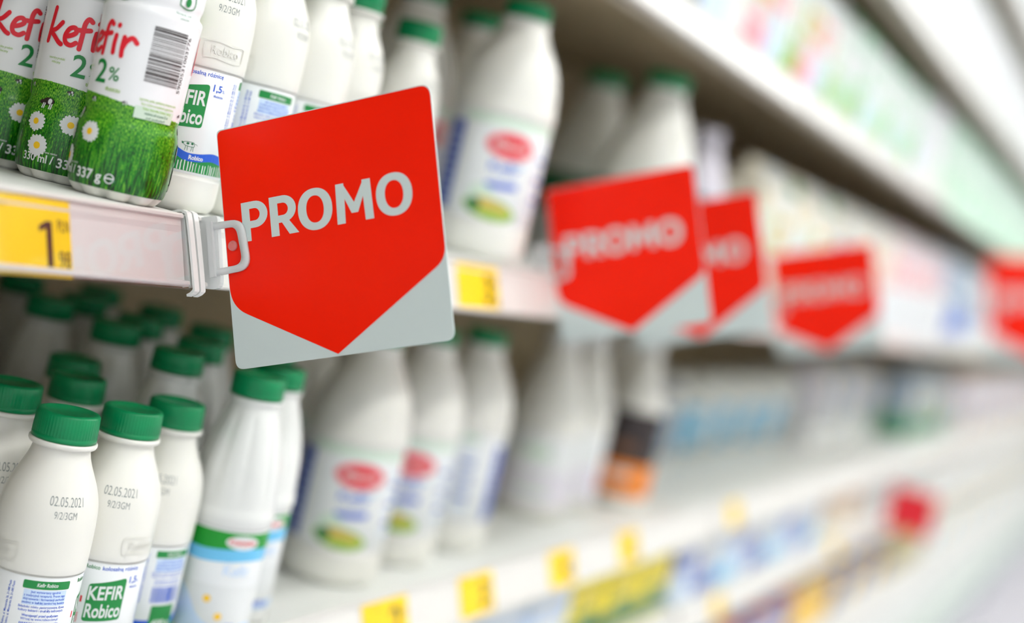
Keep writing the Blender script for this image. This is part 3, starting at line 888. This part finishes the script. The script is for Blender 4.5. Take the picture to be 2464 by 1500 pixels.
def make_flower(label, x, y, z, phi, group):
    t = thing('fluted_kefir_bottle', label, 'bottle', (x, y, z), face_rot(x, y, phi), group)
    def mod(tt, zz, r): return r * (1 - (0.035 * (0.5 + 0.5 * math.cos(tt * 10)) ** 3 * min(1, max(0, (zz - 120) / 8)) * min(1, max(0, (186 - zz) / 10)) if zz > 118 else 0))
    body_mesh(FLU, 'bottle_gloss', 120, mod, (189, 19.6)).build('body', t)
    c = cap_mesh(192, 18.9, 15.5).build('cap', t); c['label'] = 'green ribbed cap'
    flower_label().build('label', t)
    return t
def big_label():
    a = MB(); rf = lambda z: 45.4
    a.lathe([(34.6, 45.45), (35, 45.75), (128, 45.75), (128.4, 45.45)], 'label_white', 48)
    A = Art()
    for u in (0.0, 142.0):
        A.rect(u - 38, 119, u + 60, 127.6, 'print_pale_green', 0)
        A.ell(u + 10, 103, 24, 12.6, 'print_pink', 1); A.ell(u + 10, 103, 21.5, 10.4, 'print_red', 2); A.text('Mlekovita', u + 11, 100.4, 'print_white', h=6.4, w=33, bold=.02, layer=3)
        A.text('Kefir', u + 9, 79, 'print_blue', h=9, w=29, bold=.015); A.rect(u + 10, 87.6, u + 30, 88.6, 'print_sky', 0)
        A.rrect([(u - 6, 63.5), (u + 24, 66), (u + 24, 71.5), (u - 6, 69)], 1.2, 'print_blue', 1)
        A.ell(u + 3, 45, 25, 9.5, 'print_lime', 1, -.1); A.ell(u - 8, 56, 12, 10, 'print_pale_green', 1); A.ell(u - 3, 49, 13, 6, 'print_gold', 2); A.ell(u - 12, 47, 6, 6, 'print_dgreen', 2); A.ell(u + 11, 46.6, 11, 4, 'print_gold', 2, -.1)
        A.rect(u - 58, 38, u - 37, 118, 'print_indigo', 1)
        for i in range(9): A.rect(u - 56, 42 + i * 8, u - 39, 43.2 + i * 8, 'print_pale_blue', 2)
        for i in range(7): A.rect(u + 44, 50 + i * 9, u + 60, 54 + i * 9, 'print_indigo' if i % 2 else 'print_pale_blue', 1)
    A.lay(a, wrap(45.4, rf), step=3, base=0.5, per=0.06)
    return a
def make_big(label, x, y, z, phi, group):
    t = thing('large_kefir_bottle', label, 'bottle', (x, y, z), face_rot(x, y, phi), group)
    body_mesh(BIG, 'bottle', 64, None, (217, 22.6)).build('body', t)
    c = cap_mesh(219.6, 21.4, 15, 48).build('cap', t); c['label'] = 'green cap'
    big_label().build('label', t)
    return t

ZM, ZL = LEVELS['middle'], LEVELS['lower']
# meadow kefirs standing one behind another at the near end of the middle shelf
gm = 'meadow kefir bottles on the middle shelf'
k1 = make_meadow('kefir bottle with meadow sleeve and barcode, front one on the middle shelf', -32, 40.5, ZM, -55, gm)
dup(k1, 'meadow sleeve kefir bottle right behind the front one, script kefir facing out', (-17, 98.4, ZM), face_rot(-17, 98.4, -11), gm)
dup(k1, 'blurred meadow sleeve kefir bottle at the left picture edge, third in its file', (-12, 158, ZM), face_rot(-12, 158, 4), gm)
dup(k1, 'meadow sleeve kefir bottle deepest in its file on the middle shelf', (-8, 217.5, ZM), face_rot(-8, 217.5, 0), gm)

gr = 'green box kefir bottles on the middle shelf'
r1 = make_robico('white kefir bottle with green KEFIR box between the meadow bottle and the big sign', 28, 50, ZM, -3, gr)
for c in r1.children:
    if c.name.startswith('date_stamp'): c.rotation_euler.z = math.radians(28)
mid_rob = [(88, 50, -66, 'white kefir bottle above the big promo sign showing its green bar back label'),
           (149.5, 53, -70, 'white kefir bottle above the big promo sign, third along from the meadow bottle'),
           (272, 106, 60, 'green capped white bottle above the big promo sign, cap cut by the picture top'),
           (306, 168, 30, 'green capped white bottle just behind the two shiny ones over the sign'),
           (349, 93, 75, 'green capped white bottle rising right of the promo sign top corner'),
           (48, 113, 20, 'white kefir bottle standing behind the front green box kefir on the middle shelf'),
           (109, 117, 40, 'white kefir bottle standing behind the one with the back label on the middle shelf'),
           (211, 66, 10, 'white kefir bottle hidden behind the big promo sign on the middle shelf')]
for x, y, p, l in mid_rob: dup(r1, l, (x, y, ZM), face_rot(x, y, p), gr, 60 - p)

gl = 'green box kefir bottles on the lower shelf'
low_rob = [(-28, 42, -84, 24, 'nearest white kefir bottle at bottom left with sharp date 02.05.2021'),
           (32.6, 44, 17, 9, 'white kefir bottle with green KEFIR box, second in the lower front row'),
           (92.5, 57, -58, 2, 'white kefir bottle third in the lower front row, beside the daisy label bottle'),
           (-7, 110, 40, 20, 'white kefir bottle cut by the left edge, behind the nearest lower bottle'),
           (68, 124, 10, 20, 'lower kefir bottle whose green cap shows between the two nearest caps'),
           (118.0, 174.7, 30, 0, 'lower kefir bottle in the third row with the darker cap behind two others'),
           (8, 178, 0, 0, 'lower kefir bottle at the left edge with dark cap, third row'),
           (-60, 196, 0, 0, 'lower kefir bottle just outside left, third row')]
for x, y, p, q, l in low_rob: dup(r1, l, (x, y, ZL), face_rot(x, y, p), gl, q - p)

gf = 'fluted kefir bottles on the lower shelf'
f1 = make_flower('fluted white bottle with green and blue daisy label under the big promo sign', 152, 37, ZL, 9, gf)
fl = [(146, 106), (177.8, 194.1), (193, 278), (150, 348), (213.5, 62), (216.9, 141.9), (237.0, 221.4), (256, 300), (262, 380), (277.4, 117.4), (295.9, 193.5), (318, 268), (330, 350), (112, 420), (196, 430), (96, 290), (70, 370)]
fn_ = ['second of its file', 'third of its file, green cap below the rail', 'fourth of its file, cap under the yellow tag', 'fifth of its file']
for i, (x, y) in enumerate(fl):
    if i < 4: l = f'fluted bottle behind the daisy label one, {fn_[i]}'
    elif i < 9: l = f'fluted bottle in the file right of the daisy label one, {nth(i - 4)} from the front'
    elif i < 13: l = f'fluted bottle in the rightmost file under the near rail, {nth(i - 9)} from the front'
    else: l = f'fluted kefir bottle deep under the near shelf in shadow, {nth(i - 13)} of the last row'
    dup(f1, l, (x, y, ZL), face_rot(x, y, 9 + 13 * (i % 3)), gf)

gb = 'large kefir bottles'
b1 = make_big('large kefir bottle with red oval label below the big promo sign', 428, 108, ZL, 2, gb)
dup(b1, 'second large kefir bottle with red oval label on the lower shelf', (552, 118, ZL), face_rot(552, 118, -4), gb)
dup(b1, 'third large kefir bottle on the lower shelf, label turned away', (668, 120, ZL), face_rot(668, 120, -52), gb)
dup(b1, 'large kefir bottle in the second row of the lower shelf, left', (470, 215, ZL), face_rot(470, 215, 60), gb)
dup(b1, 'large kefir bottle in the second row of the lower shelf, right', (600, 222, ZL), face_rot(600, 222, 60), gb)
dup(b1, 'large kefir bottle with red oval label right of the big sign on the middle shelf', (475, 62, ZM), face_rot(475, 62, 4), gb)
dup(b1, 'large kefir bottle behind the one on the middle shelf, dark label side showing', (470, 170, ZM), face_rot(470, 170, 60), gb)
dup(b1, 'large kefir bottle right behind the red oval one on the middle shelf', (590, 170, ZM), face_rot(590, 170, -60), gb)

# ------------------------------------------------------------------ goods further along the shelves
def white_jug(label, loc, prof_m, lab_m, band_m, low_m, cap='cap', group=None, h=236, r=47):
    """large shouldered milk bottle with a label of two bands"""
    t = thing('milk_bottle', label, 'bottle', loc, face_rot(loc[0], loc[1], 0), group)
    k, q = h / 236, r / 47
    P = [(0, 0.1), (0, 36 * q), (2 * k, 43 * q), (8 * k, 46.5 * q), (14 * k, 47 * q), (108 * k, 47 * q), (114 * k, 45.6 * q), (118 * k, 45.4 * q), (124 * k, 47 * q), (130 * k, 46.6 * q), (160 * k, 38 * q), (190 * k, 28 * q), (206 * k, 22 * q), (214 * k, 20 * q), (220 * k, 19.6 * q)]
    a = MB(); a.lathe(P, prof_m, 40); a.build('body', t)
    a = MB(); a.lathe([(218 * k, 21 * q), (219 * k, 21.6 * q), (234 * k, 21.2 * q), (236 * k, 19.5 * q), (236 * k, 0.1)], cap, 36); a.build('cap', t)
    top_ = 136 if lab_m == 'print_black' else 106
    a = MB(); a.lathe([(18 * k, 47.2 * q), (62 * k, 47.3 * q)], low_m, 40); a.lathe([(62 * k, 47.3 * q), (top_ * k, 47.2 * q)], lab_m, 40)
    A = Art(); A.ell(0, 84 * k, 18 * q, 9, band_m, 1); A.rect(-24 * q, 44 * k, 20 * q, 52 * k, 'print_white', 1); A.rect(-20 * q, 30 * k, 24 * q, 36 * k, band_m, 1)
    A.lay(a, wrap(47 * q, lambda z: 47.3 * q), step=4, base=.4, per=.1)
    a.build('label', t)
    return t
def carton(label, loc, w, d, h, m, b1_, b2_, cap_m, gable=True, group=None, name='milk_carton', cat='carton', rz=0.0):
    t = thing(name, label, cat, loc, rz, group)
    a = MB()
    if gable:
        hb = h * .80
        a.box(-w / 2, w / 2, -d / 2, d / 2, 0, hb, m, 1.2)
        a.add([(-w / 2, -d / 2, hb - .6), (w / 2, -d / 2, hb - .6), (w / 2, d / 2, hb - .6), (-w / 2, d / 2, hb - .6), (-w / 2 + 1, 0, h * .95), (w / 2 - 1, 0, h * .95)], [(0, 1, 5, 4), (2, 3, 4, 5), (0, 4, 3), (1, 2, 5)], m)
        a.box(-w / 2 + 1, w / 2 - 1, -1, 1, h * .945, h, m, .3)
    else:
        a.box(-w / 2, w / 2, -d / 2, d / 2, 0, h, m, 2.0)
        a.box(-w / 2 + 3, w / 2 - 3, -d / 2 + 3, d / 2 - 3, h - .5, h + 1.4, m, .6)
    a.build('body', t)
    a = MB()
    hh = h * .8 if gable else h
    for (z0, z1, mm_) in ((.06, .34, b1_), (.52, .80, b2_)):
        a.box(-w / 2 - .4, w / 2 + .4, -d / 2 - .4, d / 2 + .4, hh * z0, hh * z1, mm_, .2)
    A = Art()
    A.ell(0, hh * .43, w * .3, hh * .06, b1_, 1); A.rrect([(-w * .32, hh * .60), (w * .32, hh * .62), (w * .32, hh * .72), (-w * .32, hh * .70)], 2, 'print_white' if m != 'print_lemon' else 'print_gold', 1)
    A.lay(a, lambda u, v, off: (u, -d / 2 - .4 - off, v), step=0, base=.1)
    A.lay(a, lambda u, v, off: (-w / 2 - .4 - off, -u * d / w, v), step=0, base=.1)
    a.build('printed_panel', t)
    if cap_m:
        a = MB()
        z = h * .84
        c = MB(); c.lathe([(0, 11), (8, 11), (9, 9.5), (9, 0.1)], cap_m, 24)
        th = math.radians(50) if gable else 0
        for v in c.v: pass
        vs = [(x, (y * math.cos(th) - zz * math.sin(th)) - (d * .26 if gable else d * .2), (y * math.sin(th) + zz * math.cos(th)) + (h * .875 if gable else h + 1)) for x, y, zz in c.v]
        a.add(vs, c.f, cap_m, True)
        a.build('cap', t)
    return t
def tub(label, loc, r, h, m, lab_m, lid_m, dot_m, group=None, name='yoghurt_tub'):
    t = thing(name, label, 'tub', loc, face_rot(loc[0], loc[1], 0), group)
    a = MB(); a.lathe([(0, .1), (0, r * .78), (1.5, r * .8), (h - 4, r * .97), (h - 3, r), (h, r)], m, 36); a.build('cup', t)
    a = MB(); a.lathe([(h + .1, r - .5), (h - 2.2, r + 1.0), (h + 1.2, r + 1.0), (h + 1.6, r - .5), (h + .9, r - 2), (h + .9, .1)], lid_m, 36); a.build('lid', t)
    a = MB()
    rr = lambda z: r * .8 + (r * .17) * z / (h - 4)
    a.lathe([(h * .12, rr(h * .12) + .3), (h * .78, rr(h * .78) + .3)], lab_m, 36)
    A = Art(); A.ell(0, h * .55, r * .45, h * .14, dot_m, 1); A.rect(-r * .6, h * .2, r * .6, h * .3, dot_m, 1)
    A.lay(a, wrap(r, rr), step=4, base=.5, per=.1)
    a.build('label', t)
    return t

DESC = {'white_board': 'white', 'mint': 'pale mint', 'lilac': 'pale lilac', 'pinkish': 'pale pink', 'tan': 'tan', 'creamy': 'cream', 'olive': 'olive', 'bluegrey': 'blue grey', 'bottle': 'white', 'cream': 'cream white',
        'print_navy': 'navy', 'print_blue': 'blue', 'print_yellow': 'yellow', 'print_red': 'red', 'print_sky': 'sky blue', 'print_pale_blue': 'pale blue', 'print_teal': 'teal', 'print_black': 'black', 'print_dgreen': 'dark green', 'print_green': 'green',
        'print_pale_green': 'pale green', 'print_lime': 'lime', 'print_gold': 'gold', 'print_lemon': 'yellow', 'print_orange': 'orange', 'print_pink': 'pink', 'print_indigo': 'indigo', 'print_white': 'white', 'label_white': 'white', 'print_brown': 'brown', 'bottle_gloss': 'glossy white', 'print_grey': 'grey'}
_proto, _count, _cur = {}, {}, {}
def place(kind, shelf, x, y, *style, dims=None):
    """one article on a shelf: first of its look is built, the following are copies; the label counts along the shelf"""
    z = LEVELS[shelf]
    sname = {'high': 'highest shelf', 'top': 'top shelf', 'upper': 'upper shelf', 'middle': 'middle shelf', 'lower': 'lower shelf', 'low': 'low shelf', 'deck': 'bottom deck'}[shelf]
    noun = {'jug': 'milk bottle', 'gable': 'gable top carton', 'brick': 'carton', 'tub': 'tub', 'pack': 'pack'}[kind]
    base = f'{DESC[style[0]]} {noun}' + (f', {DESC[style[1]]} and {DESC[style[2]]} print' if kind != 'tub' else f', {DESC[style[1]]} label, {DESC[style[2]]} lid')
    key = (base, shelf)
    n = _count.get(key, 0); _count[key] = n + 1
    label = f'{base}, {nth(n)} along the {sname}'
    group = f'{base} on the {sname}'
    hw = (dims or (47, 47))[1 if kind == 'jug' else 0] / (1 if kind in ('jug', 'tub') else 2)
    _cur[shelf] = max(_cur.get(shelf, -9e9), x + hw + 2)
    pk = (kind, style, dims)
    loc = (x, y, z)
    if pk in _proto:
        return dup(_proto[pk], label, loc, 0.0 if kind in ('gable', 'brick', 'pack') else face_rot(x, y, 0), group)
    if kind == 'jug':
        h, r = dims or (236, 47)
        o = white_jug(label, loc, style[0], style[1], style[2], style[3], style[4] if len(style) > 4 else 'cap', group, h, r)
    elif kind in ('gable', 'brick'):
        w, d, h = dims or (70, 70, 200)
        o = carton(label, loc, w, d, h, style[0], style[1], style[2], style[3] if len(style) > 3 else None, kind == 'gable', group)
    elif kind == 'pack':
        w, d, h = dims or (110, 80, 120)
        o = carton(label, loc, w, d, h, style[0], style[1], style[2], None, False, group, 'dairy_pack', 'pack')
    else:
        r, h = dims or (38, 90)
        o = tub(label, loc, r, h, style[0], style[1], style[2], style[3] if len(style) > 3 else style[1], group)
    _proto[pk] = o
    return o

def run(shelf, x0, x1, y, pitch, makers, rows=1, dy=90, jitter=4):
    rn = random.Random(hash((shelf, x0)) % 1000 if False else int(x0 + 13 * len(shelf)))
    x, i = max(x0, _cur.get(shelf, -9e9) + pitch / 2), 0
    while x < x1:
        kind, style, dims = makers[i % len(makers)]
        for k in range(rows):
            place(kind, shelf, x, y + k * dy + rn.uniform(0, jitter), *style, dims=dims)
        _cur[shelf] = x + pitch / 2
        x += pitch; i += 1

WB = 'white_board'
# middle shelf
for x, y in ((905, 80), (745, 205), (1010, 205)): place('jug', 'middle', x, y, 'bottle', 'print_dgreen', 'print_lime', 'label_white', dims=(250, 57))
place('jug', 'middle', 1125, 92, 'lilac', 'print_black', 'print_gold', 'print_brown', 'lilac', dims=(216, 45))
place('jug', 'middle', 1220, 170, 'lilac', 'print_black', 'print_gold', 'print_brown', 'lilac', dims=(216, 45))
run('middle', 1285, 1780, 75, 84, [('gable', ('creamy', 'print_lime', 'print_pale_green', 'print_white'), (76, 72, 205)), ('gable', (WB, 'print_pale_green', 'print_gold', 'print_white'), (76, 72, 205)), ('gable', ('creamy', 'print_pale_blue', 'print_white', 'print_green'), (76, 72, 205))])
place('gable', 'middle', 1830, 75, WB, 'print_white', 'print_navy', None, dims=(76, 72, 205))
run('middle', 1870, 2250, 75, 84, [('gable', ('creamy', 'print_white', 'creamy', 'print_white'), (76, 72, 205)), ('gable', (WB, 'print_pale_blue', 'creamy', 'print_white'), (76, 72, 205))])
run('middle', 2210, 3000, 75, 84, [('gable', ('pinkish', 'print_white', 'print_pink', 'print_white'), (76, 72, 205)), ('gable', ('lilac', 'print_white', 'pinkish', 'print_white'), (76, 72, 205))])
run('middle', 3010, 3500, 75, 90, [('gable', ('bluegrey', 'print_blue', 'bluegrey', 'print_white'), (80, 76, 210))])
run('middle', 3520, 6200, 80, 110, [('gable', (WB, 'print_pale_blue', 'print_white', 'print_white'), (96, 80, 205)), ('gable', ('pinkish', 'print_white', 'print_white', 'print_white'), (96, 80, 205)), ('gable', (WB, 'print_grey', 'print_white', 'print_white'), (96, 80, 205))])
# upper shelf
run('upper', 560, 1060, 80, 84, [('gable', (WB, 'print_grey', 'print_white', 'print_white'), (76, 72, 190)), ('gable', (WB, 'print_pale_blue', 'print_grey', 'print_white'), (76, 72, 190)), ('gable', ('creamy', 'print_white', 'creamy', 'print_white'), (76, 72, 190))])
run('upper', 1070, 1560, 80, 84, [('gable', (WB, 'print_pink', 'print_gold', 'print_yellow'), (76, 72, 185)), ('gable', (WB, 'print_pale_blue', 'print_pink', 'print_white'), (76, 72, 185)), ('gable', (WB, 'print_lime', 'print_pale_green', 'print_white'), (76, 72, 185))])
run('upper', 1570, 2300, 80, 84, [('gable', (WB, 'mint', 'print_white', 'print_green'), (76, 72, 190)), ('gable', ('mint', 'print_lime', 'print_white', 'print_green'), (76, 72, 190)), ('gable', (WB, 'print_pale_blue', 'mint', 'print_green'), (76, 72, 190))])
run('upper', 2310, 2560, 80, 90, [('gable', (WB, 'print_white', 'lilac', 'print_white'), (80, 76, 195)), ('gable', ('lilac', 'print_white', 'print_white', 'print_white'), (80, 76, 195))])
run('upper', 2570, 6500, 80, 110, [('gable', ('mint', 'print_pale_green', 'mint', 'print_white'), (96, 80, 200)), ('gable', ('mint', 'mint', 'print_white', 'print_white'), (96, 80, 200))])
# top shelf and the highest one
run('top', 1500, 4200, 70, 100, [('gable', (WB, 'print_white', 'print_white', 'print_white'), (90, 80, 215)), ('gable', (WB, 'print_white', 'lilac', 'print_white'), (90, 80, 215))])
run('top', 4220, 7000, 70, 130, [('gable', (WB, 'print_pale_blue', 'print_white', 'print_white'), (115, 80, 215))])
run('high', 2600, 4800, 70, 130, [('gable', (WB, 'print_white', 'print_pale_blue', 'print_white'), (115, 80, 215))])
# lower shelf
for i, x in enumerate((950, 1054)): place('jug', 'lower', x, 150 + 4 * i, 'bottle', 'label_white', 'print_pale_green', 'lilac', 'print_white', dims=(236, 49))
place('jug', 'lower', 1186, 122, 'bottle', 'print_black', 'print_brown', 'print_orange', 'print_white', dims=(238, 44))
place('jug', 'lower', 1350, 215, 'bottle', 'print_navy', 'bluegrey', 'bluegrey', 'print_white', dims=(225, 40))
run('lower', 1450, 1700, 240, 92, [('tub', ('bottle', 'bluegrey', 'print_navy', 'print_white'), (44, 130))])
run('lower', 1720, 2500, 260, 96, [('tub', ('bottle', 'print_white', 'print_white', 'print_teal'), (46, 150)), ('tub', ('bottle', 'print_sky', 'print_white', 'print_teal'), (46, 120))])
run('lower', 2520, 3300, 220, 96, [('gable', ('lilac', 'print_white', 'lilac', 'print_white'), (84, 76, 190)), ('gable', ('creamy', 'print_white', 'lilac', 'print_white'), (84, 76, 190)), ('gable', ('bluegrey', 'print_white', 'bluegrey', 'print_white'), (84, 76, 190))])
run('lower', 3320, 4000, 140, 100, [('gable', ('bluegrey', 'print_green', 'bluegrey', 'print_white'), (90, 80, 195)), ('gable', (WB, 'print_green', 'print_gold', 'print_white'), (90, 80, 195))])
run('lower', 4020, 6600, 100, 115, [('gable', ('pinkish', 'print_white', 'lilac', 'print_white'), (100, 80, 195)), ('gable', (WB, 'print_navy', 'print_indigo', 'print_white'), (100, 80, 195)), ('gable', ('pinkish', 'tan', 'print_white', 'print_white'), (100, 80, 195))])
# low shelf
run('low', 440, 880, 62, 122, [('pack', (WB, 'print_white', 'print_pale_blue'), (114, 70, 92))])
run('low', 925, 1280, 62, 122, [('pack', ('print_lemon', 'print_dgreen', 'print_lemon'), (114, 70, 92))])
run('low', 1300, 2150, 60, 100, [('pack', (WB, 'print_pale_blue', 'print_blue'), (92, 70, 92)), ('pack', (WB, 'print_indigo', 'print_white'), (92, 70, 92)), ('pack', (WB, 'print_sky', 'print_pale_blue'), (92, 70, 92))])
run('low', 2170, 2600, 60, 100, [('pack', ('tan', 'creamy', 'tan'), (92, 70, 92)), ('pack', (WB, 'creamy', 'tan'), (92, 70, 92))])
run('low', 2620, 3500, 70, 100, [('pack', (WB, 'print_white', 'creamy'), (92, 70, 92)), ('pack', (WB, 'print_grey', 'print_white'), (92, 70, 92))])
run('low', 3520, 6800, 70, 120, [('pack', ('tan', 'print_white', 'creamy'), (110, 70, 92)), ('pack', ('creamy', 'print_pale_blue', 'creamy'), (110, 70, 92)), ('pack', (WB, 'print_white', 'pinkish'), (110, 70, 92))])
# bottom deck
run('deck', 1700, 2080, 60, 92, [('tub', ('bottle', 'print_indigo', 'print_red', 'print_red'), (43, 110)), ('tub', ('bottle', 'print_white', 'print_indigo', 'print_red'), (43, 110))])
run('deck', 2090, 2460, 60, 92, [('tub', ('bottle', 'print_yellow', 'print_yellow', 'print_gold'), (43, 110))])
run('deck', 2470, 3150, 60, 92, [('tub', ('bottle', 'print_navy', 'print_indigo', 'print_white'), (43, 110)), ('tub', ('bottle', 'bluegrey', 'print_navy', 'print_white'), (43, 110)), ('tub', ('bottle', 'print_yellow', 'print_yellow', 'print_gold'), (43, 110))])
run('deck', 3170, 3700, 60, 100, [('pack', ('olive', 'olive', 'print_gold'), (92, 70, 130))])
run('deck', 3720, 7200, 60, 120, [('pack', ('creamy', 'print_white', 'creamy'), (110, 70, 125)), ('pack', (WB, 'print_sky', 'creamy'), (110, 70, 125)), ('pack', ('creamy', 'tan', 'creamy'), (110, 70, 125))])
